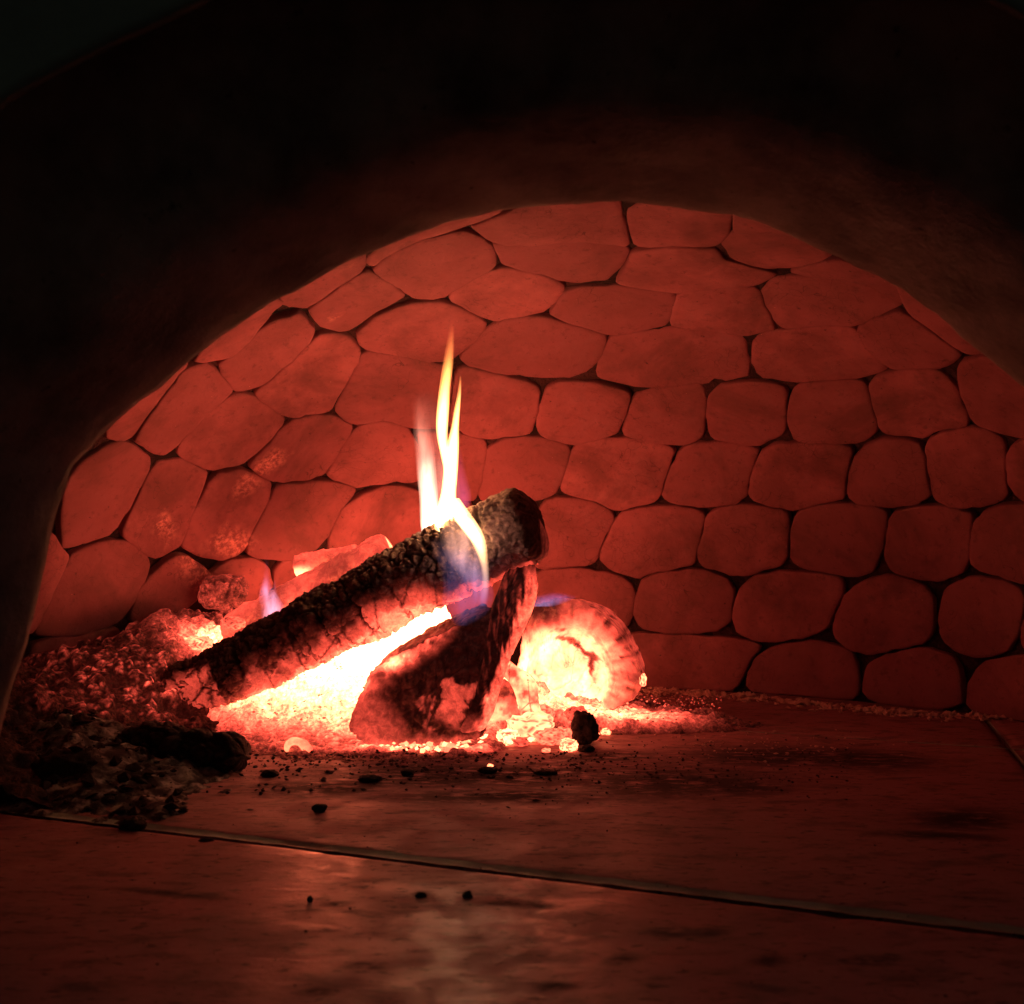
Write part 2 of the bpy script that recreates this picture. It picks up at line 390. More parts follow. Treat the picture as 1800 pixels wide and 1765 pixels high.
# the courses that run on behind the mouth and beside the frame
def in_poly(x, y, poly):
    ins = False
    for i in range(len(poly)):
        (x1, y1), (x2, y2) = poly[i-1], poly[i]
        if (y1 > y) != (y2 > y) and x < (x2 - x1) * (y - y1) / (y2 - y1) + x1: ins = not ins
    return ins
prof = []
acc = 0; last = None
for q in range(400):
    s = q / 400 * math.pi / 2
    pt = (DR * math.cos(s), DH * math.sin(s) ** (2 / DN))
    if last: acc += math.hypot(pt[0] - last[0], pt[1] - last[1])
    last = pt; prof.append((acc, pt))
def at_arc(a):
    for x, pt in prof:
        if x >= a: return pt
    return prof[-1][1]
STEP = .105
for row in range(0, 8):
    a0 = row * STEP
    rr, zz = at_arc(a0 + STEP / 2)
    cnt = max(3, int(2 * math.pi * rr / .125))
    for i in range(cnt):
        th = 2 * math.pi * (i + .5 * (row % 2)) / cnt; hw = math.pi / cnt
        ring = []; R2 = []
        for du, dv in ((-1, 0), (-.8, .42), (0, .56), (.8, .42), (1, 0), (.8, -.42), (0, -.56), (-.8, -.42)):
            R2.append((th + du * hw * .97, a0 + STEP / 2 + dv * STEP * .97))
        pts = [Vector(p) for p in R2]
        for _ in range(2):
            q = []
            for j in range(len(pts)):
                a, b = pts[j], pts[(j+1) % len(pts)]; q += [a.lerp(b, .25), a.lerp(b, .75)]
            pts = q
        for p in pts:
            r_, z_ = at_arc(max(0, p.y)); ring.append(Vector((DC[0] + r_ * math.cos(p.x), DC[1] + r_ * math.sin(p.x), z_)))
        if min(p.y for p in ring) < .86: continue
        pr = [project(p) for p in ring]
        mouth = [(x, y) for x, y in ARCH]
        def clear(x, y):
            if x > 1850: return True
            cx, cy = x + (1060 - x) * .07, y + (1200 - y) * .07
            return not in_poly(cx, cy, mouth)
        if all(clear(x, y) for x, y in pr): add_stone(ring, 500 + k); k += 1

# ------------------------------------------------------------------ oven mouth and front
MY = 0.80
arch = [P(x, y, MY) for x, y in ARCH]
for v in arch: v.z = max(v.z, -.02)
def smooth_curve(pts, n):
    out = []
    for i in range(len(pts) - 1):
        p0, p1, p2, p3 = pts[max(i-1, 0)], pts[i], pts[i+1], pts[min(i+2, len(pts)-1)]
        for k in range(n):
            t = k / n
            out.append(.5 * ((2*p1) + (-p0+p2)*t + (2*p0-5*p1+4*p2-p3)*t*t + (-p0+3*p1-3*p2+p3)*t**3))
    out.append(pts[-1].copy()); return out
ac = smooth_curve(arch, 5)
vs, fs = [], []
PR = [(.45, .803), (.10, .803), (.012, .801), (.003, .797), (.0, .792), (.001, .784), (.007, .765), (.013, .75), (.020, .733), (.028, .715), (.038, .698),
      (.052, .682), (.072, .669), (.10, .660), (.15, .653), (.25, .648), (.6, .64)]
ctr = Vector((.08, 0, .15))
for i, p in enumerate(ac):
    a, b = ac[max(i-3, 0)], ac[min(i+3, len(ac)-1)]
    t = (b - a); t.y = 0; t.normalize(); nn = Vector((-t.z, 0, t.x))
    if nn.dot(p - ctr) < 0: nn = -nn
    rad = (p - ctr); rad.y = 0; rad.normalize()
    for o_, y in PR:
        w = sm(.01, .15, o_); d = nn.lerp(rad, w)
        w2 = (.52 + .75*max(0, -nn.x)**1.5) if o_ < .1 else 1.0
        v = Vector((p.x, 0, p.z)) + d * o_ * w2; v.y = y
        v += Vector((nn.x, 0, nn.z)) * (fr((v.x, y, v.z), 28, 4) * .0024 + fr((v.x, y, v.z), 120, 2) * .0008)
        vs.append(v)
m = len(PR)
for i in range(len(ac) - 1):
    for j in range(m - 1):
        fs.append((i*m+j, i*m+j+1, (i+1)*m+j+1, (i+1)*m+j))
mouth = mesh('oven_mouth', vs, fs, M['soot'])
tag(mouth, 'soot-blackened rounded arch of the oven mouth framing the fire', 'arch')
# front plate with its own wider arch
OUT = [(-420,1900),(-420,1100),(-330,700),(-180,400),(0,215),(150,125),(300,55),(420,-5),(600,-85),(800,-140),(1045,-165),(1290,-140),(1490,-85),(1670,-8),(1790,52),(1940,130),(2090,215),(2270,400),(2420,700),(2510,1100),(2510,1900)]
oc = smooth_curve([P(x, y, .49) for x, y in OUT], 4)
vs, fs = [], []
for p in oc:
    rad = (p - ctr); rad.y = 0; rad.normalize()
    for o_, y in ((.6, .70), (.3, .58), (.15, .525), (.05, .496), (.0, .482), (.006, .479), (.7, .476)):
        v = Vector((p.x, 0, p.z)) + rad * o_; v.y = y; v.z = max(v.z, -.02); vs.append(v)
for i in range(len(oc) - 1):
    for j in range(6): fs.append((i*7+j, i*7+j+1, (i+1)*7+j+1, (i+1)*7+j))
fw = mesh('outer_wall', vs, fs, M['front'])
tag(fw, 'dim grey outer front of the oven, seen in the top corners', 'wall')

# ------------------------------------------------------------------ floor
base = mesh('floor', [(-2, -.5, -.03), (2, -.5, -.03), (2, 2.2, -.03), (-2, 2.2, -.03), (-2, -.5, -.012), (2, -.5, -.012), (2, 2.2, -.012), (-2, 2.2, -.012)],
            [(4, 5, 6, 7), (3, 2, 1, 0), (0, 1, 5, 4), (1, 2, 6, 5), (2, 3, 7, 6), (3, 0, 4, 7)], M['mortar'], smooth=False)
tag(base, kind='structure')
STAIN = [((1180, 1375), 260, 40, 0), ((1350, 1330), 220, 26, 0), ((1500, 1335), 200, 24, .05), ((1690, 1440), 110, 26, 0), ((1640, 1468), 130, 9, .04), ((1290, 1385), 130, 18, 0), ((820, 1362), 420, 34, 0), ((1060, 1330), 120, 14, 0), ((560, 1385), 160, 20, 0), ((880, 1400), 260, 16, 0),
         ((1240, 1640), 46, 10, 0), ((740, 1575), 22, 9, 0), ((1180, 1640), 50, 12, 0), ((1090, 1690), 38, 11, 0), ((950, 1595), 46, 6, 0), ((300, 1572), 130, 7, .09),
         ((560, 1636), 36, 6, 0), ((560, 1745), 34, 9, 0), ((900, 1590), 70, 6, 0), ((980, 1735), 40, 10, 0), ((590, 1590), 30, 6, 0), ((1350, 1690), 40, 14, 0), ((1540, 1690), 60, 12, 0), ((640, 1700), 46, 8, 0)]
def stain_at(px, py):
    v = 0
    for (c, a, b, r) in STAIN:
        dx, dy = px - c[0], py - c[1]
        if abs(dx) > 2.2 * a + 20 or abs(dy) > 3 * b + 40: continue
        u = dx * math.cos(r) + dy * math.sin(r); w = -dx * math.sin(r) + dy * math.cos(r)
        v = max(v, 1 - sm(.2, 1.3, math.hypot(u / a, w / b)))
    return v
A, B = on_floor(0, 1424), on_floor(1800, 1640)
ex = (B - A).normalized(); ey = Vector((-ex.y, ex.x, 0))          # along the long joint, and away from the viewer
J1 = A.dot(ey); J2 = on_floor(1420, 1291).dot(ey); JX = on_floor(1772, 1297).dot(ex)
def tile(x0, x1, y0, y1, step, z=0.0, tilt=0.0, mat='tile', kl=False, kr=False):
    nx, ny = max(2, int((x1-x0)/step)), max(2, int((y1-y0)/step))
    vs, fs, st = [], [], []
    bev = .0022
    for j in range(ny + 1):
        for i in range(nx + 1):
            u = x0 + (x1-x0)*i/nx; v = y0 + (y1-y0)*j/ny
            e0 = min(u-x0, x1-u, v-y0, y1-v)
            if kl: u += -.115*(v-J2)*(x1-u)/(x1-x0)
            if kr: u += -.115*(v-J2)*(u-x0)/(x1-x0)
            p = ex*u + ey*v
            e = e0 #(u-x0, x1-u, v-y0, y1-v)
            zz = z + tilt*(v-y0) - (bev if e < 1e-6 else 0) + fr((p.x, p.y, 0), 7, 3)*.0006 - (.0012*max(0, fr((p.x, p.y, 3), 45, 3)) if e < .02 else 0)
            vs.append((p.x, p.y, zz)); st.append(stain_at(*project((p.x, p.y, 0))) if p.y > .4 else 0)
    for j in range(ny):
        for i in range(nx):
            a = j*(nx+1)+i; fs.append((a, a+1, a+nx+2, a+nx+1))
    L = len(vs); per = [i for i in range(nx+1)] + [j*(nx+1)+nx for j in range(1, ny+1)] + [ny*(nx+1)+i for i in range(nx-1, -1, -1)] + [j*(nx+1) for j in range(ny-1, 0, -1)]
    for q in per: vs.append((vs[q][0], vs[q][1], -.02)); st.append(0)
    for i in range(len(per)): fs.append((per[i], L+i, L+(i+1) % len(per), per[(i+1) % len(per)]))
    o = mesh('floor_tile', vs, fs, M[mat], parent=base, stain=st)
    return o
G1, G2 = .0075, .0022
tile(-.95, .95, J1 - .62, J1 - G1, .0055, .0006, mat='front_tile')
tile(-1.0, JX - G2, J1 + G1, J2 - G2, .006, kr=True)
tile(JX + G2, JX + .6, J1 + G1, J2 - G2, .012, .001, kl=True)
tile(-1.0, JX - G2, J2 + G2, J2 + .62, .010, .0004, kr=True)
tile(JX + G2, JX + .6, J2 + G2, J2 + .62, .014, .0012, kl=True)
def strip(a, b, w, z, name='joint_filler'):
    t = (b - a).normalized(); s = Vector((-t.y, t.x, 0)); n_ = int((b-a).length/.006); vs, fs = [], []
    for i in range(n_ + 1):
        p = a.lerp(b, i/n_)
        for q in (-1, -.5, 0, .5, 1):
            v = p + s*w*q; vs.append((v.x, v.y, z - .0015*(1-q*q) + fr((v.x, v.y, 0), 60, 4)*.0007))
    for i in range(n_):
        for j in range(4): fs.append((i*5+j, i*5+5+j, i*5+6+j, i*5+1+j))
    mesh(name, vs, fs, M['joint'], parent=base)
strip(ex*-.95 + ey*J1, ex*.95 + ey*J1, G1*.99, .0012)
strip(ex*-.9 + ey*J2, ex*.95 + ey*J2, G2*.95, -.0012)
strip(ex*(JX - .115*(J1+.02-J2)) + ey*(J1+.02), ex*JX + ey*(J2 - .004), G2*.95, .0004)
strip(ex*JX + ey*(J2+.004), ex*(JX-.0575) + ey*(J2 + .5), G2*.95, .0004)

# ------------------------------------------------------------------ loose beds: embers, ash
def heightfield(name, x0, x1, y0, y1, step, hf, mat, keep=None, parent=None):
    nx, ny = int((x1-x0)/step), int((y1-y0)/step)
    vs, fs, ht, cr = [], [], [], []
    for j in range(ny + 1):
        for i in range(nx + 1):
            x = x0 + (x1-x0)*i/nx; y = y0 + (y1-y0)*j/ny
            z, h, c = hf(x, y); vs.append((x, y, z)); ht.append(h); cr.append(c)
    for j in range(ny):
        for i in range(nx):
            a = j*(nx+1)+i; q = (a, a+1, a+nx+2, a+nx+1)
            if max(vs[k][2] for k in q) > .0008: fs.append(q)
    return mesh(name, vs, fs, mat, parent, glow=ht, crack=cr)
def ga(x, y, cx, cy, sx, sy): return math.exp(-((x-cx)/sx)**2 - ((y-cy)/sy)**2)
def bed(x, y):
    n1 = fr((x, y, 0), 40, 5); n2 = fr((x, y, 5), 130, 4)
    m = .085*ga(x, y, -.12, 1.47, .15, .07) + .045*ga(x, y, -.085, 1.45, .07, .045) + .045*ga(x, y, -.28, 1.44, .13, .06) + .03*ga(x, y, .08, 1.56, .08, .05)
    foot = ga(x, y, -.12, 1.42, .30, .16) + .55*ga(x, y, .13, 1.50, .16, .08)
    foot *= 1 - sm(-.05, .03, x)*(1 - sm(1.385, 1.43, y))
    edge = sm(.22, .62, foot + n1*.16)
    z = m*(1 + .25*n1) + (.003 + .008*sm(1.33, 1.42, y))*edge + (.0045*n1 + .0022*n2 + .004)*sm(.1, .5, foot + n2*.12) - .0025
    hot = 20*ga(x, y, -.20, 1.445, .15, .056) + 20*ga(x, y, -.10, 1.46, .10, .065) + 12*ga(x, y, -.31, 1.475, .05, .045) + 7*ga(x, y, .12, 1.455, .07, .035) + 5*ga(x, y, -.10, 1.295, .085, .012)
    warm = 1.1*ga(x, y, -.18, 1.34, .16, .07) + .45*ga(x, y, .19, 1.47, .09, .05)
    d = max(0, n1 + n2*.8 + .18)
    heat = hot + warm*(.15 + 2.2*d)
    heat *= sm(.25, .8, foot + .1)
    return z, heat, max(0, -n2*1.6)
b_ = heightfield('ember_bed', -.50, .42, 1.16, 1.70, .0028, bed, M['bed']); tag(b_, 'glowing bed of embers and ash under the burning logs', 'embers', kind='stuff')
def pile_z(x, y):
    r = math.hypot(x-DC[0], y-DC[1])
    n1 = fr((x, y, 2), 18, 3)
    side = 1 - sm(-.30, -.05, x)
    return .135*sm(.43, .70, r + n1*.008)*side*(1 - .35*sm(-.45, -.62, x))*(1 + .10*n1) - .002
def pile(x, y):
    return pile_z(x, y), 0, 0
def pile_mesh():
    x0, x1, y0, y1, st = -.74, -.02, 1.02, 1.80, .0024
    nx, ny = int((x1-x0)/st), int((y1-y0)/st); vs, fs, ht, cr = [], [], [], []
    for j in range(ny + 1):
        for i in range(nx + 1):
            x = x0 + st*i; y = y0 + st*j; z = pile_z(x, y)
            if z < -.0018: vs.append((x, y, z)); ht.append(0); cr.append(0); continue
            nn = Vector((z - pile_z(x+.004, y), z - pile_z(x, y+.004), .004)).normalized()
            p = Vector((x, y, z)); a = fr(p, 34, 3); b = fr(Vector((p.x*1.1 + p.z*.5, p.y*.7, p.z*.45)), 85, 4); c = fr(p + Vector((3, 1, 0)), 260, 2)
            pw = p + Vector((fr(p, 50, 2), fr(p + Vector((4, 0, 0)), 50, 2), 0))*.008
            rg = 1 - abs(fr(Vector((pw.x*1.3, pw.y*.8 + 5, pw.z*.55)), 105, 3))*2.6      # thin ridges of fibrous ash
            q = p + nn*(.010*a + .0042*b + .0008*c + .0006*rg)*sm(0, .02, z)
            px, py = project(q)
            near = .9*ga(px, py, 330, 1140, 110, 62) + .8*ga(px, py, 215, 1205, 110, 48) + .7*ga(px, py, 300, 1235, 60, 40) + 1.3*ga(px, py, 400, 1105, 60, 40) + .3*ga(px, py, 120, 1150, 80, 40)
            h = near*(.015 + .85*max(0, rg-.35)**2*max(0, .4 + 1.6*b + 1.5*a))*2.1
            h += 2.6*ga(px, py, 372, 1120, 36, 15)*max(0, .6+2*b) + 1.6*ga(px, py, 425, 1085, 30, 16)*max(0, .4+2*b) + 16*ga(x, y, -.35, 1.52, .06, .03)  # last term: unseen hot patch behind the log, added to light the left wall
            vs.append(q); ht.append(h); cr.append(max(0, min(1, -b*3.0 - .1)))
    for j in range(ny):
        for i in range(nx):
            a = j*(nx+1)+i; q = (a, a+1, a+nx+2, a+nx+1)
            if max(vs[k][2] for k in q) > .0008: fs.append(q)
    return mesh('ember_heap', vs, fs, M['pile'], None, glow=ht, crack=cr)
b_ = pile_mesh(); tag(b_, 'red smouldering heap of embers against the left wall', 'embers', kind='stuff')
def ashf(x, y):
    n1 = fr((x, y, 4), 14, 5); n2 = fr((x, y, 9), 60, 6); n3 = noise.turbulence(Vector((x, y, 1))*14, 4, True)
    jd = (Vector((x, y, 0)).dot(ey) - J1)
    f = sm(-.035, .16, jd + n1*.03)*(1 - sm(-.46, -.27, x + n1*.04))*(1 - sm(1.22, 1.42, y))
    f2 = .35*sm(-.01, .05, jd+n1*.03)*(1 - sm(-.36, -.16, x + n1*.05))*(1 - sm(1.18, 1.34, y))
    z = .046*f*(1+.5*n1) + .010*f2 + (.0045*n2 + .012*(n3-.5))*sm(.0, .3, f + f2) - .0035
    return z, 0.0, sm(.1, .45, n3*.5 - n2*.5 + .0)
b_ = heightfield('ash_heap', -.85, -.08, .88, 1.42, .0036, ashf, M['ash']); tag(b_, 'grey ash and char fragments heaped at the lower left', 'ash', kind='stuff')

# ------------------------------------------------------------------ logs
def log_mesh(name, pts, radii, res, mat, disp, heatf, flat=(1, 1), parent=None, seed=0.0, caps=(.10, .03)):
    """pts: centre line; radii: list; disp(p,t,th)->(offset, crack); heatf(p,t,th)->heat"""
    cl = smooth_curve(pts, 12); L = [0]
    for a, b in zip(cl, cl[1:]): L.append(L[-1] + (b-a).length)
    tot = L[-1]; nl = int(tot/res)
    def at(s):
        for i in range(len(L)-1):
            if L[i+1] >= s: f = (s-L[i])/(L[i+1]-L[i]); return cl[i].lerp(cl[i+1], f)
        return cl[-1]
    ts = [0.0]
    K = nl
    rmax = max(radii); na = int(2*math.pi*rmax/res)
    vs, fs, ht, cr = [], [], [], []
    for k in range(K + 1):
        t = k/K; c = at(t*tot); T = (at(min(tot, t*tot+.01)) - at(max(0, t*tot-.01))).normalized()
        up = (Vector((0, 0, 1)) - T*T.z).normalized(); fr_ = T.cross(up)
        if fr_.y > 0: fr_ = -fr_
        x = t*(len(radii)-1); i = min(int(x), len(radii)-2); R = radii[i]*(1-(x-i)) + radii[i+1]*(x-i)
        e = 1.0
        if t < caps[0]: e = math.sqrt(max(0, 1-(1-t/caps[0])**2))
        if t > 1-caps[1]: e = math.sqrt(max(0, 1-((t-1+caps[1])/caps[1])**4))
        for j in range(na):
            th = 2*math.pi*j/na
            d = up*math.cos(th)*flat[0] + fr_*math.sin(th)*flat[1]
            p = c + d*R
            off, ck = disp(p + Vector((seed, 0, 0)), t, th)
            q = c + d*(R + off)*max(e, .0)
            q += T*(off*1.2*(1-e)*(1 if t > .5 else -1)) if 0 < e < .9 else Vector()
            vs.append(q); ht.append(heatf(q, t, th)); cr.append(ck)
    for k in range(K):
        for j in range(na): fs.append((k*na+j, k*na+(j+1) % na, (k+1)*na+(j+1) % na, (k+1)*na+j))
    fs.append(tuple(range(na-1, -1, -1))); fs.append(tuple(K*na+j for j in range(na)))
    return mesh(name, vs, fs, mat, parent, glow=ht, crack=cr)

def bark(p, t, th):
    q = p + Vector((fr(p, 45, 2), fr(p + Vector((5, 0, 0)), 45, 2), fr(p + Vector((0, 7, 0)), 45, 2)))*.010
    c1 = crack(q, 52); c2 = crack(q + Vector((9, 0, 0)), 115); n = fr(p, 22, 4); n2 = fr(p, 120, 4)
    k1 = 1 - sm(0, .20, c1); k2 = 1 - sm(0, .25, c2)
    w = 1 - .65*sm(.84, .94, t)             # the right end is smoother, split lengthwise
    nt = 0
    for tc, wd, a0 in ((.245, .006, 60), (.395, .007, 78), (.475, .006, 85), (.56, .007, 98), (.80, .005, 20), (.90, .006, 10)):
        dg = math.degrees(th)
        nt = max(nt, (1 - sm(.35, 1, abs(t - tc + .010*noise.noise(p*60))/wd))*sm(a0-25, a0, dg)*(1-sm(a0+45, a0+75, dg)))
    off = -.0042*k1*w - .0028*k2*w + .0038*n + .0018*n2 - .006*nt
    return off, min(1, .75*k1*w + .45*k2*w + nt)
def bark_notch(t): return any(abs(t-c) < .012 for c in (.245, .395, .475, .56))
def log_heat(p, t, th):
    deg = math.degrees(th)
    if deg > 230: deg -= 360
    n = fr(p, 24, 4)
    edge = 66 + 66*sm(.0, .12, t) - 28*sm(.18, .42, t) + 50*sm(.66, .84, t)   # angle where the glow begins
    e = deg + n*26 - edge
    h = .05*sm(-30, 0, e) + .85*sm(0, 26, e) + 2.6*sm(24, 60, e)*(1-.9*sm(.70, .80, t))*sm(.05, .35, t)
    if t < .18:                             # glowing nose with black cracks
        ck = crack(p + Vector((3, 0, 0)), 30)
        if deg > 20: h = .62*sm(.02, .12, ck + .03*n)*sm(52, 84, deg + 14*n)*sm(.012, .05, t + .01*n)
    ck = crack(Vector((p.x*1.0, p.y*.6, p.z*.45)), 26)
    h *= .06 + .94*sm(.0, .07, ck)
    h *= 1 - .93*bark(p, t, th)[1]*(1 if bark_notch(t) else .25)
    if t > .955: h *= .12
    if deg < -20: h = (3.2 if deg < -95 else .9 if deg < -60 else 0)*sm(.78, .66, t)  # rear side, out of view: extra glow added to brighten the left wall
    return h
pts = [P(288, 1222, 1.435), P(330, 1207, 1.42), P(400, 1182, 1.405), P(600, 1082, 1.37), P(760, 1001, 1.335), P(880, 942, 1.305), P(948, 912, 1.29)]
o = log_mesh('charred_log', pts, [.030, .037, .041, .043, .044, .046, .047, .046], .0016, M['char'], bark, log_heat, caps=(.09, .06))
recenter(o, (-.38, 1.41, 0))
tag(o, 'long charred log lying diagonally across the fire with a cracked bark and glowing underside', 'log')

def slab(name, outline, d0, d1, mat, heatf, seed=0, back_shift=(0, 0), rough=.003, res=7.0, dfun=None):
    """a split piece of wood: its near face outlined at distance d0, the body running back to d1"""
    pts = [Vector(p) for p in outline]
    cl = []
    for i in range(len(pts)):
        a, b = pts[i], pts[(i+1) % len(pts)]; n_ = max(1, int((b-a).length/res))
        for k_ in range(n_): cl.append(a.lerp(b, k_/n_))
    for _ in range(2):
        cl = [(cl[i-1] + cl[i]*2 + cl[(i+1) % len(cl)])/4 for i in range(len(cl))]
    c = sum(cl, Vector((0, 0)))/len(cl); n_ = len(cl)
    rings = [('f', .03 + .96*q/44) for q in range(45)] + [('s', s) for s in (0, .02, .05, .09, .14, .2, .27, .34, .42, .5, .58, .66, .74, .82, .9, 1)] + [('b', .5)]
    vs, fs, ht, cr = [], [], [], []
    for kind, s in rings:
        for p in cl:
            if kind == 'f':
                q = c + (p-c)*s; d = d0 + .0035*max(0, (s-.85)/.15)**2 + (dfun(q.x, q.y) if dfun else 0); w = P(q.x, q.y, d)
            else:
                ss = s if kind == 's' else 1.0
                w0 = P(p.x, p.y, d0 + .0035); wc = P(c.x, c.y, d0)
                bk = Vector((back_shift[0], d1-d0, back_shift[1]))
                sh = 1 - .12*ss
                w = wc + (w0-wc)*sh + bk*ss
                if kind == 'b': w = wc + bk + (w-wc-bk)*.5
            q0 = Vector(w) + Vector((seed, 0, 0))
            k1 = 1 - sm(0, .16, crack(Vector((q0.x, q0.y, q0.z*.6)) + Vector((1, 1, 1))*fr(q0, 40, 2)*.006, 55))
            off = -k1*rough*.8 + fr(q0, 26, 4)*rough*.9 + fr(q0, 130, 3)*rough*.5
            dr = (w - P(c.x, c.y, d0 + (.03 if kind != 'f' else .05))).normalized()
            if kind == 'f': dr = (dr*.8*s**4 + Vector((0, -1, 0))).normalized()
            w = w + dr*off
            w.z = max(w.z, .0)
            vs.append(w); px, py = project(w); ht.append(heatf(px, py, w, kind)); cr.append(min(1, k1*.9))
    for k_ in range(len(rings)-1):
        for i in range(n_): fs.append((k_*n_+i, (k_+1)*n_+i, (k_+1)*n_+(i+1) % n_, k_*n_+(i+1) % n_))
    vs.append(sum((vs[i] for i in range(n_)), Vector())/n_); ht.append(ht[0]); cr.append(0)
    for i in range(n_): fs.append((len(vs)-1, i, (i+1) % n_))
    b = (len(rings)-1)*n_; fs.append(tuple(b+i for i in range(n_)))
    o = mesh(name, vs, fs, mat, None, glow=ht, crack=cr)
    zs = sorted(vs, key=lambda v: v.z)[:20]
    recenter(o, (sum(v.x for v in zs)/20, sum(v.y for v in zs)/20, zs[0].z))
    return o

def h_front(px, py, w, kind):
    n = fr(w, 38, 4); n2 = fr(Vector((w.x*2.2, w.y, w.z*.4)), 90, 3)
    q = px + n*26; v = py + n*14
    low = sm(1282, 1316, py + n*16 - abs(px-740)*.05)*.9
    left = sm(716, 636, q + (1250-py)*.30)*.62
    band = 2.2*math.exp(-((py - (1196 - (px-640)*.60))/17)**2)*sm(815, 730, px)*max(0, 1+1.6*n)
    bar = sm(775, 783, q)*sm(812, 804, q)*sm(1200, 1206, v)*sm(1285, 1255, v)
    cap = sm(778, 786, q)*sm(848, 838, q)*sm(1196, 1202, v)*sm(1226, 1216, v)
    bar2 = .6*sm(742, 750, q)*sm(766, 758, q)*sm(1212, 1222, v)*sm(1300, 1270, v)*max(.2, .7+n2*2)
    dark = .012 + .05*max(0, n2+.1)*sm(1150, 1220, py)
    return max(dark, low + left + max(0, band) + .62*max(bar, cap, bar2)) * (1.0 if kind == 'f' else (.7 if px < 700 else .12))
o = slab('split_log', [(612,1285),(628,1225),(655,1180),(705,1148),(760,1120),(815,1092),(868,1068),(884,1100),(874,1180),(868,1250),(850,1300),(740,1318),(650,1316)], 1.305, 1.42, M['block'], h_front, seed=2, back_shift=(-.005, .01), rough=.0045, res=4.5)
tag(o, 'thick dark split log with its charred face towards the viewer, under the long log', 'log')

def h_lean(px, py, w, kind):
    n = fr(Vector((w.x*3, w.y, w.z*.6)), 70, 4)
    base = .012 + .16*max(0, n+.02)
    e = px - (946 - max(0, py-1010)*.36)
    edge = 1.6*sm(-18, -2, e + n*10)*sm(985, 1040, py)
    red = .22*sm(1140, 1010, py)
    return (base + red*max(0, .1+n) + edge)*1.0 + .6*sm(1250, 1290, py)
o = slab('split_log', [(925,965),(940,985),(947,1030),(938,1068),(915,1120),(893,1165),(880,1205),(868,1250),(850,1288),(805,1290),(832,1235),(846,1170),(856,1110),(866,1060),(885,1010),(905,980)], 1.288, 1.36, M['split'], h_lean, seed=5, back_shift=(.004, 0), rough=.0028, res=6)
tag(o, 'dark red split of wood leaning upright, propping the right end of the long log', 'log')

HC = (1000, 1190)
def ang(px, py): return math.atan2(-(py-HC[1]), px-HC[0])
def h_half(px, py, w, kind):
    n = fr(w, 32, 4); n2 = fr(w, 90, 3)
    a = ang(px, py); r = math.hypot((px-HC[0])/128, (py-HC[1])/140)
    if kind != 'f': r = 1.0
    rc = math.hypot((px-978)/92, (py-1192)/86)
    core = 9*(1 - sm(.80, 1.15, rc + n*.16))*(.35 + .65*sm(.0, .07, crack(Vector((w.x*1.3, w.y, w.z*.7)) + Vector((1, 1, 1))*n*.01, 34)))*(.75 + .6*noise.noise(Vector((px*.045, py*.012, 2))))
    arc = 1 - .93*(1 - sm(3, 8, abs(math.hypot((px-968)/1.0, (py-1200)/1.0) - 84 - 14*n - 5*math.sin(py*.11))))*sm(965, 985, px + n*40)*sm(1200, 1180, py)
    ridge = sm(.0, .035, abs(r - .60 + n*.06 + .02*math.sin(a*3)))
    ringh = 3.4*(1 - sm(.60, .96, r + n*.12)) + .80
    streak = .72 + .5*noise.noise(Vector((a*11, r*1.2, 3)))
    for ac_, wd in ((.08, .03), (.36, .022), (.62, .03), (.95, .02), (1.25, .02), (-.2, .03)):
        if r > .70 + .1*ac_: ringh *= 1 - .9*(1 - sm(.3, 1, abs(a - ac_ - .04*n)/wd))
    cr_ = sm(0, .05, abs(noise.noise(Vector((a*4.5, .3*r, 9)))) + (.25 if r < .72 else 0))
    h = (core*(.8+.5*n)*(.35+.65*ridge) + ringh*streak*(.25+.75*cr_))
    top = sm(1128, 1075, py)*sm(1025, 960, px)
    return h*(1-.85*top)*arc
def d_half(px, py):
    r = math.hypot((px-HC[0])/128, (py-HC[1])/140)
    return .034*(1 - sm(.46, .66, r + .05*noise.noise(Vector((px*.03, py*.03, 0))))) + .008*r
o = slab('burning_log', [(918,1120),(925,1080),(948,1060),(985,1051),(1020,1055),(1052,1072),(1082,1100),(1104,1132),(1120,1165),(1129,1200),(1120,1226),(1098,1238),(1060,1262),(1000,1275),(930,1275),(905,1200)], 1.47, 1.60, M['hot'], h_half, seed=1, back_shift=(.03, .0), rough=.0025, dfun=d_half)
tag(o, 'hollow half-round log end glowing white-hot, right of the leaning split', 'log')

def small(p, t, th):
    return fr(p, 40, 4)*.004 - .002*(1-sm(0, .2, crack(p, 60))), .5*(1-sm(0, .2, crack(p, 60)))
o = log_mesh('burning_log', [P(395, 1122, 1.535), P(500, 1068, 1.52), P(600, 1020, 1.505), P(690, 975, 1.49)], [.026, .030, .032, .032], .003, M['hot'], small, lambda p, t, th: .75 + .5*fr(p, 20, 3) + .35*sm(.35, 0, t) + (4.5 if th > 3.6 and th < 5.9 else 0))  # hidden back is given a stronger added glow that lights the left wall
recenter(o, P(500, 1150, 1.52))
tag(o, 'dull pink glowing log lying behind the long charred log', 'log')
o = log_mesh('wood_chunk', [P(520, 995, 1.575), P(560, 988, 1.57), P(600, 980, 1.565), P(628, 974, 1.56)], [.017, .017, .016, .016], .0028, M['hot'], small, lambda p, t, th: 1.1 + .6*fr(p, 30, 3) + (7*sm(.38, .05, t)*sm(80, 125, math.degrees(th) if th < 4 else 0)), flat=(.95, 1.2), caps=(.05, .06))
recenter(o, P(560, 1010, 1.57))
tag(o, 'small red-hot wood chunk resting behind the log, yellow at its left end', 'wood chunk')

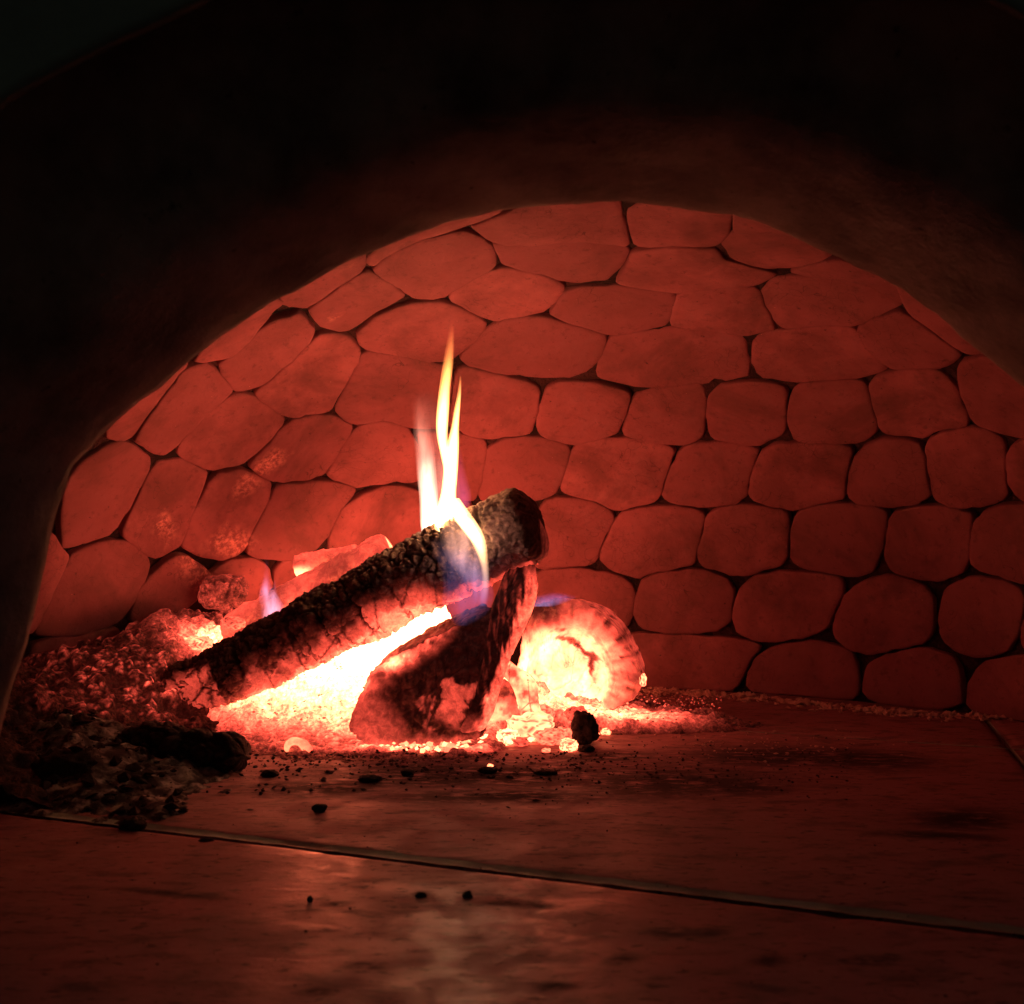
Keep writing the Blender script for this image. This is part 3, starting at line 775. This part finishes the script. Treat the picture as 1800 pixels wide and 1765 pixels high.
# ------------------------------------------------------------------ coals and crumbs
def lump(name, px, py, wpx, hpx, depth=None, heat=0.0, mat='coal', seed=0, sub=3, rough=.22, asp=1.0, hn=.5, block=.0, lift=0.0):
    """irregular lump whose outline in the view is about wpx x hpx, standing on the floor (or at depth)"""
    if depth is None:
        b = on_floor(px, py + hpx/2); depth = b.y + .3*wpx/2000
    c = P(px, py, depth); sx, sz = wpx/2*depth/F, hpx/2*depth/F; sy = (sx+sz)/2*asp
    bm = bmesh.new(); bmesh.ops.create_icosphere(bm, subdivisions=sub, radius=1)
    vs, ht, cr = [], [], []
    for v in bm.verts:
        d = v.co.normalized(); s = seed*3.7
        if block: d = Vector([math.copysign(abs(q)**(1-block*.5), q) for q in d])
        m_ = min(sx, sz); dn = Vector((d.x*sx/m_, d.y*sy/m_, d.z*sz/m_))
        k_ = 1 - sm(0, .16, crack(dn + Vector((0, s, 0)), 1.5))
        f = 1 + (rough*fr(dn + Vector((s, 0, 0)), 1.2, 4) - rough*.5*k_)*(m_/max(sx, sz))**.4
        v.co = Vector((d.x*sx, d.y*sy, d.z*sz))*f
        h = heat*(1 + hn*fr(d + Vector((0, 0, s)), 1.6, 3)) if not callable(heat) else heat(d, fr(d + Vector((0, 0, s)), 1.6, 3))
        ht.append(max(0, h)*(1-.88*k_)); cr.append(k_*.8)
    me = bpy.data.meshes.new(name); bm.to_mesh(me); bm.free()
    for nm, val in (('glow', ht), ('crack', cr)):
        a = me.attributes.new(nm, 'FLOAT', 'POINT'); a.data.foreach_set('value', val)
    o = link(name, me, M[mat]); o.location = c
    return o
# big dead coals at the lower left
def lumpy_log(name, pts, radii, heat, label, cat, group=None):
    def dsp(p, t, th):
        c1 = crack(p, 48); return fr(p, 30, 4)*.008 - .005*(1-sm(0, .22, c1)), .7*(1-sm(0, .22, c1))
    o = log_mesh(name, pts, radii, .0022, M['coal'], dsp, heat, caps=(.18, .12), flat=(.85, 1.1))
    z = min((o.matrix_world @ v.co).z for v in o.data.vertices)
    recenter(o, (sum(p.x for p in pts)/len(pts), sum(p.y for p in pts)/len(pts), z))
    tag(o, label, cat, group)
lumpy_log('charcoal_chunk', [P(205, 1308, 1.21), P(270, 1305, 1.20), P(340, 1318, 1.19), P(432, 1328, 1.18)], [.020, .025, .026, .022], lambda p, t, th: 0.0, 'large black charcoal chunk lying in front of the left end of the log', 'charcoal')
COALS = [ # name, px, py, w, h, depth, heat, mat, label
 ('charcoal_chunk', 122, 1352, 120, 62, 1.10, 0, 'coal', 'black charcoal chunk half sunk in the grey ash at far left'),
 ('charcoal_chunk', 228, 1378, 90, 48, 1.10, 0, 'coal', 'black charcoal chunk in the ash below the largest chunk'),
 ('charcoal_chunk', 1027, 1280, 46, 58, None, 0, 'coal', 'upright black coal at the right end of the cluster of white-hot coals'),
 ('charcoal_chunk', 395, 1042, 78, 62, 1.60, .35, 'pile', 'dark red round charcoal lump on top of the ember heap by the wall'),
 ('ember_coal', 933, 1278, 62, 42, None, 6, 'coal_hot', 'largest white-hot coal in the cluster right of the split log'),
 ('ember_coal', 893, 1296, 30, 24, None, 9, 'coal_hot', 'round white-hot coal left of the coal cluster'),
 ('ember_coal', 966, 1296, 44, 24, None, 3, 'coal_hot', 'long pinkish coal at the front of the coal cluster'),
 ('ember_coal', 984, 1268, 40, 28, None, 3, 'coal_hot', 'orange coal at the top of the coal cluster'),
 ('ember_coal', 990, 1292, 30, 22, None, 2.6, 'coal_hot', 'pink coal touching the upright black coal'),
 ('ember_coal', 1000, 1310, 26, 20, None, 7, 'coal_hot', 'white-hot coal at the foot of the upright black coal'),
 ('ember_coal', 960, 1319, 16, 8, None, 4, 'coal_hot', 'tiny bright ember in front of the coal cluster'),
 ('ember_coal', 1046, 1275, 18, 22, None, 4, 'coal_hot', 'pale coal just right of the upright black coal'),
 ('ember_coal', 1065, 1286, 16, 12, None, 7, 'coal_hot', 'small white-hot coal alone on the tile right of the black coal'),
 ('ember_coal', 1130, 1195, 13, 22, 1.48, 6, 'coal_hot', 'small white-hot chip at the right edge of the hollow log'),
 ('ember_coal', 862, 1347, 11, 8, None, 7, 'coal_hot', 'tiny bright ember sitting on a black crumb in front of the fire'),
 ('ember_coal', 353, 1130, 42, 24, 1.44, 4.5, 'coal_hot', 'pale glowing coal on the ember heap just above the log'),
 ('ember_coal', 410, 1095, 40, 22, 1.47, 1.6, 'coal_hot', 'orange coal behind the log, left of the pink log'),
 ('ember_coal', 908, 1272, 34, 30, None, 2.2, 'coal_hot', 'orange coal touching the foot of the yellow splinter'),
 ('ember_coal', 948, 1256, 40, 30, 1.40, 3.2, 'coal_hot', 'pale coal resting on top of the largest white-hot coal'),
 ('ember_coal', 1012, 1256, 30, 24, 1.41, 1.2, 'coal_hot', 'red coal behind the upright black coal'),
 ('ember_coal', 915, 1304, 22, 14, None, 1.6, 'coal_hot', 'small reddish coal in front of the coal cluster at its left'),
 ('charcoal_chunk', 1030, 1316, 30, 12, None, 0, 'coal', 'flat black char lying at the foot of the upright black coal'),
 ('charcoal_crumb', 858, 1354, 34, 12, None, 0, 'coal', 'black crumb under a tiny bright ember in front of the fire'),
 ('charcoal_crumb', 562, 1421, 26, 16, None, 0, 'coal', 'black crumb alone on the tile behind the grey joint'),
 ('charcoal_crumb', 232, 1450, 46, 24, None, 0, 'coal', 'black crumb lying on the left part of the grey joint'),
 ('charcoal_crumb', 650, 1369, 40, 14, None, 0, 'coal', 'flat black crumb in front of the split log'),
 ('charcoal_crumb', 716, 1358, 24, 14, None, 0, 'coal', 'black crumb at the front edge of the ember bed, left of centre'),
 ('charcoal_crumb', 740, 1574, 20, 12, None, 0, 'coal', 'left one of two black crumbs on the nearest tile'),
 ('charcoal_crumb', 822, 1574, 18, 15, None, 0, 'coal', 'right one of two black crumbs on the nearest tile'),
 ('charcoal_crumb', 545, 1581, 10, 12, None, 0, 'coal', 'tiny black crumb on the nearest tile under the left joint'),
 ('charcoal_crumb', 1239, 1273, 12, 7, None, 0, 'coal', 'tiny black crumb on the tile right of the hollow log'),
 ('charcoal_crumb', 362, 1478, 26, 9, None, 0, 'coal', 'flat black crumb just in front of the left joint'),
 ('charcoal_crumb', 475, 1360, 30, 14, None, 0, 'coal', 'black crumb right of the largest charcoal chunk'),
 ('charcoal_crumb', 960, 1358, 40, 9, None, 0, 'coal', 'thin black crumb in front of the coal cluster'),
]
CG = {'ember_coal': ('coal', 'glowing coals around the fire'), 'charcoal_crumb': ('crumb', 'black charcoal crumbs on the hearth'),
      'charcoal_chunk': ('charcoal', 'dead charcoal chunks'), 'wood_chunk': ('wood chunk', None)}
for i, (nm, px, py, w, h, dep, ht, mt, lab) in enumerate(COALS):
    if nm == 'ember_coal' and 880 < px < 1045 and w > 18: w *= 1.25; h *= 1.15
    o = lump(nm, px, py, w, h, dep, ht, mt, seed=i+1, sub=4 if w > 28 else 3, rough=.34 if nm != 'wood_chunk' else .2, asp=1.0, block=.12 if nm == 'charcoal_crumb' else .3)
    tag(o, lab, CG[nm][0], CG[nm][1])
def h_pale(px, py, w, kind):
    n = fr(w, 60, 4); ck = sm(0, .06, crack(Vector((w.x*1.2, w.y, w.z*.5)), 45))
    return max(1.0, 3.6 + 5*n)*(.25 + .75*ck)*(1 if kind == 'f' else .35)
def h_orange(px, py, w, kind):
    n = fr(w, 50, 4); return max(.25, (.9 + 3.2*sm(1205, 1260, py + n*30)*sm(905, 885, px + n*30) + 1.5*n))*(1 if kind == 'f' else .4)
o = slab('wood_chunk', [(876,1182),(893,1158),(909,1172),(932,1186),(948,1206),(946,1232),(956,1262),(940,1276),(918,1272),(911,1240),(903,1212),(893,1196)], 1.375, 1.405, M['coal_hot'], h_pale, seed=8, rough=.0014, res=4)
tag(o, 'pale yellow twisted splinter of burning wood standing beside the leaning split', 'wood chunk')
o = slab('wood_chunk', [(872,1212),(886,1192),(902,1206),(910,1238),(914,1276),(890,1290),(858,1288),(850,1270),(862,1240)], 1.385, 1.425, M['coal_hot'], h_orange, seed=9, rough=.0018, res=4)
tag(o, 'orange glowing piece of wood between the leaning split and the yellow splinter', 'wood chunk')
# curved glowing bark curl at the front left
o = log_mesh('ember_coal', [P(503, 1322, 1.285), P(508, 1308, 1.285), P(520, 1303, 1.285), P(534, 1309, 1.283), P(547, 1322, 1.28)], [.0035, .0045, .005, .0055, .005], .0016, M['hot'],
             lambda p, t, th: (fr(p, 80, 3)*.0015, 0), lambda p, t, th: 3.2 + 2*fr(p, 60, 2))
recenter(o, P(522, 1325, 1.283)); tag(o, 'curved pale glowing curl of bark in the ash, front left of the split log', 'coal', 'glowing coals around the fire')

# uncountable chips: white-hot fringe, granules, flecks
def scatter(name, items, mat, label, cat):
    """items: (location, size, heat)"""
    vs, fs, ht, cr = [], [], [], []
    rs = random.Random(name)
    ico = [(0, 0, 1), (.9, 0, .1), (.2, .85, -.1), (-.8, .5, .2), (-.7, -.6, -.1), (.3, -.9, .15), (0, 0, -.7)]
    fc = [(0,1,2),(0,2,3),(0,3,4),(0,4,5),(0,5,1),(6,2,1),(6,3,2),(6,4,3),(6,5,4),(6,1,5)]
    for loc, s, h in items:
        b = len(vs); rot = Matrix.Rotation(rs.uniform(0, 6.28), 3, 'Z') @ Matrix.Rotation(rs.uniform(-.6, .6), 3, 'X')
        sc = Vector((s*rs.uniform(.6, 1.5), s*rs.uniform(.6, 1.3), s*rs.uniform(.3, .9)))
        for v in ico:
            q = rot @ Vector((v[0]*sc.x*rs.uniform(.7, 1.3), v[1]*sc.y*rs.uniform(.7, 1.3), v[2]*sc.z))
            vs.append(Vector(loc) + q); ht.append(h); cr.append(0)
        for f in fc: fs.append(tuple(b+i for i in f))
    o = mesh(name, vs, fs, mat, None, smooth=False, glow=ht, crack=cr)
    tag(o, label, cat, kind='stuff'); return o
rs = random.Random(11)
it = []
for _ in range(420):
    px = rs.uniform(640, 868); b = 1290 + 26*math.sin((px-640)/228*math.pi)**.7
    py = b + rs.gauss(0, 9) - 4
    p = on_floor(px, min(py, 1328)); s = rs.uniform(.0015, .0055)
    it.append((p + Vector((0, 0, s*.5 + rs.uniform(0, .006))), s, rs.choice([3, 4, 6, 9])))
for _ in range(260):
    px = rs.uniform(440, 640); py = rs.uniform(1255, 1300)
    p = on_floor(px, py); s = rs.uniform(.001, .003); z = bed(p.x, p.y)[0]
    it.append((p + Vector((0, 0, z)), s, rs.choice([.5, 1, 3, 5])))
for _ in range(300):
    px = rs.uniform(1030, 1210); py = 1262 + rs.gauss(0, 15) - (px-1030)*.05
    p = on_floor(px, py); s = rs.uniform(.001, .0032); z = max(0, bed(p.x, p.y)[0])
    it.append((p + Vector((0, 0, z+s*.3)), s, rs.choice([.3, 1, 2, 6])*max(.15, 1-(px-1030)/170)))
scatter('glowing_chips', it, M['hot'], 'fringe of white-hot ember chips along the foot of the fire', 'embers')
it = []
for _ in range(1300):
    px = rs.gauss(620, 260); py = 1330 + abs(rs.gauss(0, 30)) - 6
    if not (300 < px < 1150): continue
    if py > 1340 and rs.random() < .3: continue
    p = on_floor(px, py); s = (.0004 + .0030*rs.random()**2.5); z = max(0, bed(p.x, p.y)[0])
    it.append((p + Vector((0, 0, z + s*.3)), s, 0))
for _ in range(420):
    px = rs.uniform(950, 1500); py = rs.gauss(1345, 26)
    p = on_floor(px, py); it.append((p + Vector((0, 0, .0006)), rs.uniform(.0006, .002), 0))
for _ in range(110):
    px = rs.uniform(0, 1800); py = rs.uniform(1400, 1760)
    p = on_floor(px, py); it.append((p + Vector((0, 0, .0007)), rs.uniform(.0004, .0012), 0))
scatter('charcoal_dust', it, M['coal'], 'black grit and char specks strewn in front of the fire', 'char specks')
it = []
for _ in range(120):
    px = rs.gauss(1320, 110); py = rs.gauss(1312, 14)
    if py < 1280: continue
    p = on_floor(px, py); it.append((p + Vector((0, 0, .001)), rs.uniform(.0008, .0026), 0))
for _ in range(900):
    px = rs.uniform(1110, 1800); q = sm(1130, 1720, px)
    p = on_floor(px, 1214 + 44*q + abs(rs.gauss(0, 5))); it.append((p + Vector((0, 0, rs.uniform(0, .004))), .0012 + .006*rs.random()**2, 0))
for _ in range(500):
    px = rs.uniform(1110, 1270); p = on_floor(px, rs.gauss(1232, 12)); it.append((p + Vector((0, 0, .001)), rs.uniform(.0006, .002), rs.choice([0, 0, 0, .8])))
flakes = it; it = []
for _ in range(700):
    px = rs.uniform(20, 470); py = rs.uniform(1040, 1290); y = rs.uniform(1.36, 1.66)
    p = P(px, py, y); z, h, c = pile(p.x, p.y)
    if abs(z - p.z) > .02 or z < .003: continue
    s_ = .0006 + .0034*rs.random()**4
    it.append((Vector((p.x, p.y, z + s_*.4)), s_, rs.choice([0, 0, 0, 0, .03, .12])*ga(px, py, 290, 1150, 160, 90)))
scatter('ember_crumbs', it, M['pile'], 'loose dark and glowing crumbs strewn over the left ember heap', 'embers')
it = []
for _ in range(1100):
    px = rs.gauss(170, 150); py = rs.uniform(1300, 1465)
    p = on_floor(px, py, .02); z = ashf(p.x, p.y)[0]
    if z < .001: continue
    s_ = .001 + .0085*rs.random()**4
    it.append((Vector((p.x, p.y, z + s_*.3)), s_, 0))
scatter('charcoal_bits', it, M['coal'], 'small black charcoal bits mixed into the grey ash', 'charcoal bits')
it = []
for _ in range(46):
    px = rs.uniform(885, 1045); py = rs.uniform(1268, 1312) - abs(px-960)*.08
    p = on_floor(px, py); s_ = rs.uniform(.003, .0085); it.append((p + Vector((0, 0, s_*.5)), s_, rs.choice([.4, 1.2, 2.5, 5, 8])))
scatter('small_embers', it, M['hot'], 'small broken embers packed between the larger white-hot coals', 'embers')
M['flake'] = m_ember('pale ash flakes', ash=(.8, .62, .52), char=(.6, .45, .38), scale=200, contrast=1)
scatter('ash_flakes', flakes, M['flake'], 'pale ash flakes on the tiles and along the foot of the back wall', 'ash')

# ------------------------------------------------------------------ flames
def flame(name, rows, depth, thick, mat, parent, seg=18, sub=5, shells=((1, 1),), part='flame_core'):
    """rows: (py, xL, xR[, depth]) from top to bottom; elliptical sections, brighter nested cores inside"""
    r = [Vector((a[0], (a[1]+a[2])/2, (a[2]-a[1])/2)) for a in rows]
    dd = [Vector((a[3] if len(a) > 3 else depth, 0, 0)) for a in rows]
    r = smooth_curve(r, sub); dd = smooth_curve(dd, sub)
    first = None
    for si, sc in enumerate(shells):
        vs, fs = [], []
        for k_, (q, d) in enumerate(zip(r, dd)):
            for j in range(seg):
                a = 2*math.pi*j/seg; hw = max(q.z, .25)*sc
                v = P(q.y + hw*math.cos(a), q.x + (1-sc)*(r[-1].x - r[0].x)*.10*(1 - k_/len(r)), d.x); v.y += hw*thick*math.sin(a)*d.x/F
                vs.append(v)
        n_ = len(r)
        for k_ in range(n_-1):
            for j in range(seg): fs.append((k_*seg+j, k_*seg+(j+1) % seg, (k_+1)*seg+(j+1) % seg, (k_+1)*seg+j))
        fs.append(tuple(range(seg-1, -1, -1))); fs.append(tuple((n_-1)*seg+j for j in range(seg)))
        par = parent if first is None else first
        nm = name if first is None else part
        me = bpy.data.meshes.new(nm); me.from_pydata([v - parent.location for v in vs], [], fs); me.update()
        bm = bmesh.new(); bm.from_mesh(me); bmesh.ops.recalc_face_normals(bm, faces=bm.faces); bm.to_mesh(me); bm.free()
        o = link(nm, me, mat); o.parent = par
        if first is None: first = o
    return first
def gasm(name, root, pyb, pyt, depth, col, dens, power, wisp=0.0, scale=40):
    z0 = P(900, pyb, depth).z - root.location.z; z1 = P(900, pyt, depth).z - root.location.z
    return m_gas(name, col, dens, z0=z0, z1=z1, power=power, wisp=wisp, scale=scale)
S3 = (1, .74, .45)
root = empty('flame', P(790, 890, 1.315)); tag(root, 'tall forked yellow-white flame rising from the top of the charred log', 'flame')
fm = gasm('yellow flame', root, 890, 560, 1.315, [(0, (1, .50, .17)), (.45, (1, .45, .14)), (.75, (1, .30, .07)), (1, (1, .2, .06))],
          [(0, 1), (.50, .8), (.66, .4), (.80, .13), (.92, .04), (1, 0)], 520)
flame('flame_tongue', [(545,794,797),(570,790,799),(600,785,799),(640,778,797),(680,772,792),(715,768,790),(745,766,788),(770,768,787),(795,773,791),(830,780,796),(860,781,796),(900,776,800),(935,774,800)], 1.315, .8, fm, root, shells=S3)
flame('flame_tongue', [(662,808,811),(690,804,811),(720,798,809),(750,793,807),(780,786,807),(810,781,806),(840,778,804),(865,775,802),(885,770,803),(910,764,808),(935,764,808)], 1.312, .8, fm, root, shells=S3)
fm2 = gasm('soft back flame', root, 915, 690, 1.34, [(0, (1, .72, .50)), (.5, (1, .45, .32)), (1, (1, .25, .15))], [(0, 1), (.25, .5), (.5, .16), (.75, .05), (1, 0)], 130, .5, 60)
flame('flame_tongue', [(680,722,748),(740,724,756),(790,728,764),(840,733,768),(880,737,771),(915,738,772),(950,742,768)], 1.34, .9, fm2, root, shells=(1, .8, .58, .36))
fm3 = gasm('flame veil', root, 925, 680, 1.33, [(0, (1, .5, .4)), (1, (1, .3, .2))], [(0, .8), (.5, .3), (1, 0)], 17, .7, 50)
flame('flame_veil', [(680,735,775),(760,730,796),(820,732,804),(870,738,810),(908,742,806),(950,750,800)], 1.335, .5, fm3, root, shells=(1, .75, .5))
fm4 = gasm('violet veil', root, 885, 765, 1.33, [(0, (.9, .2, .6)), (1, (.9, .12, .3))], [(0, .8), (.6, .5), (1, 0)], 13)
flame('flame_veil', [(765,798,808),(810,797,815),(845,798,823),(872,799,829),(900,799,824)], 1.325, .6, fm4, root, shells=(1, .7, .4))
root2 = empty('flame', P(830, 1070, 1.25)); tag(root2, 'curved yellow and blue flame wrapping over the front of the charred log', 'flame')
fm5 = gasm('yellow lick', root2, 1062, 885, 1.27, [(0, (.4, .32, .9)), (.2, (.85, .5, .5)), (.45, (1, .50, .22)), (1, (1, .52, .2))], [(0, .02), (.15, .06), (.4, .25), (.7, .8), (1, 1)], 270)
flame('flame_tongue', [(876,783,808,1.30),(896,788,822,1.285),(915,799,836,1.27),(935,815,848,1.26),(955,829,855,1.255),(980,840,858,1.25),(1005,846,860,1.248),(1035,846,860,1.248),(1065,842,856,1.248)], 1.27, .9, fm5, root2, shells=S3)
fm6 = gasm('pink sheet', root2, 1070, 893, 1.25, [(0, (.3, .25, .8)), (.3, (.7, .40, .65)), (.6, (1, .45, .35)), (1, (1, .42, .2))], [(0, .2), (.2, .6), (.5, 1), (.8, 1), (1, .1)], 11, .7, 55)
flame('flame_sheet', [(885,782,806,1.272),(905,776,824,1.266),(935,770,842,1.258),(970,778,853,1.252),(1005,800,858,1.248),(1035,822,860,1.247),(1065,836,854,1.247)], 1.25, .5, fm6, root2, shells=(1, .82, .62, .4))
fm7 = gasm('blue violet sheet', root2, 1098, 945, 1.25, [(0, (.12, .11, .34)), (.5, (.18, .14, .40)), (1, (.5, .28, .42))], [(0, .4), (.3, 1), (.7, .6), (1, .02)], 5.5, .6, 45)
flame('flame_sheet', [(945,752,790,1.262),(975,762,826,1.255),(1005,776,852,1.25),(1035,778,868,1.247),(1062,776,866,1.25),(1085,788,850,1.256),(1100,800,824,1.26)], 1.25, .55, fm7, root2, shells=(1, .82, .6, .38))
root3 = empty('flame', P(468, 1090, 1.47)); tag(root3, 'small violet flame flickering behind the log at the left', 'flame')
fm8 = gasm('violet flame', root3, 1095, 960, 1.47, [(0, (1, .40, .5)), (.4, (.9, .45, .75)), (1, (.45, .3, .9))], [(0, .6), (.3, .55), (.45, 1), (.6, .4), (.8, .1), (1, 0)], 18, .7, 90)
flame('flame_tongue', [(955,467,469),(990,465,471),(1015,462,474),(1035,457,480),(1052,455,492),(1068,458,500),(1085,458,492),(1100,462,480)], 1.46, .8, fm8, root3, shells=S3)
flame('flame_tongue', [(1020,482,485),(1040,478,487),(1060,468,494),(1080,462,498),(1098,462,484)], 1.455, .8, fm8, root3, shells=S3)
root4 = empty('flame', P(970, 1058, 1.45)); tag(root4, 'low blue flame on top of the hollow glowing log', 'flame')
fm9 = gasm('blue flame', root4, 1064, 1040, 1.46, [(0, (.5, .36, .8)), (1, (.22, .15, .7))], [(0, 1), (.5, .6), (1, .05)], 13, .6, 120)
flame('flame_tongue', [(1041,965,985),(1048,944,1012),(1055,932,1004),(1066,925,975)], 1.455, .35, fm9, root4, shells=(1, .7, .4))
# the light the flame throws on the bark (a lamp standing inside the flame)
def lamp(name, loc, watt, col, rad):
    l = bpy.data.lights.new(name, 'POINT'); l.energy = watt; l.color = col; l.shadow_soft_size = rad
    o = bpy.data.objects.new(name, l); COL.objects.link(o); o.location = loc; return o
lamp('flame_light', P(790, 840, 1.31), .17, (1, .32, .19), .005)
lamp('flame_light', P(836, 930, 1.225), .06, (1, .42, .28), .008)
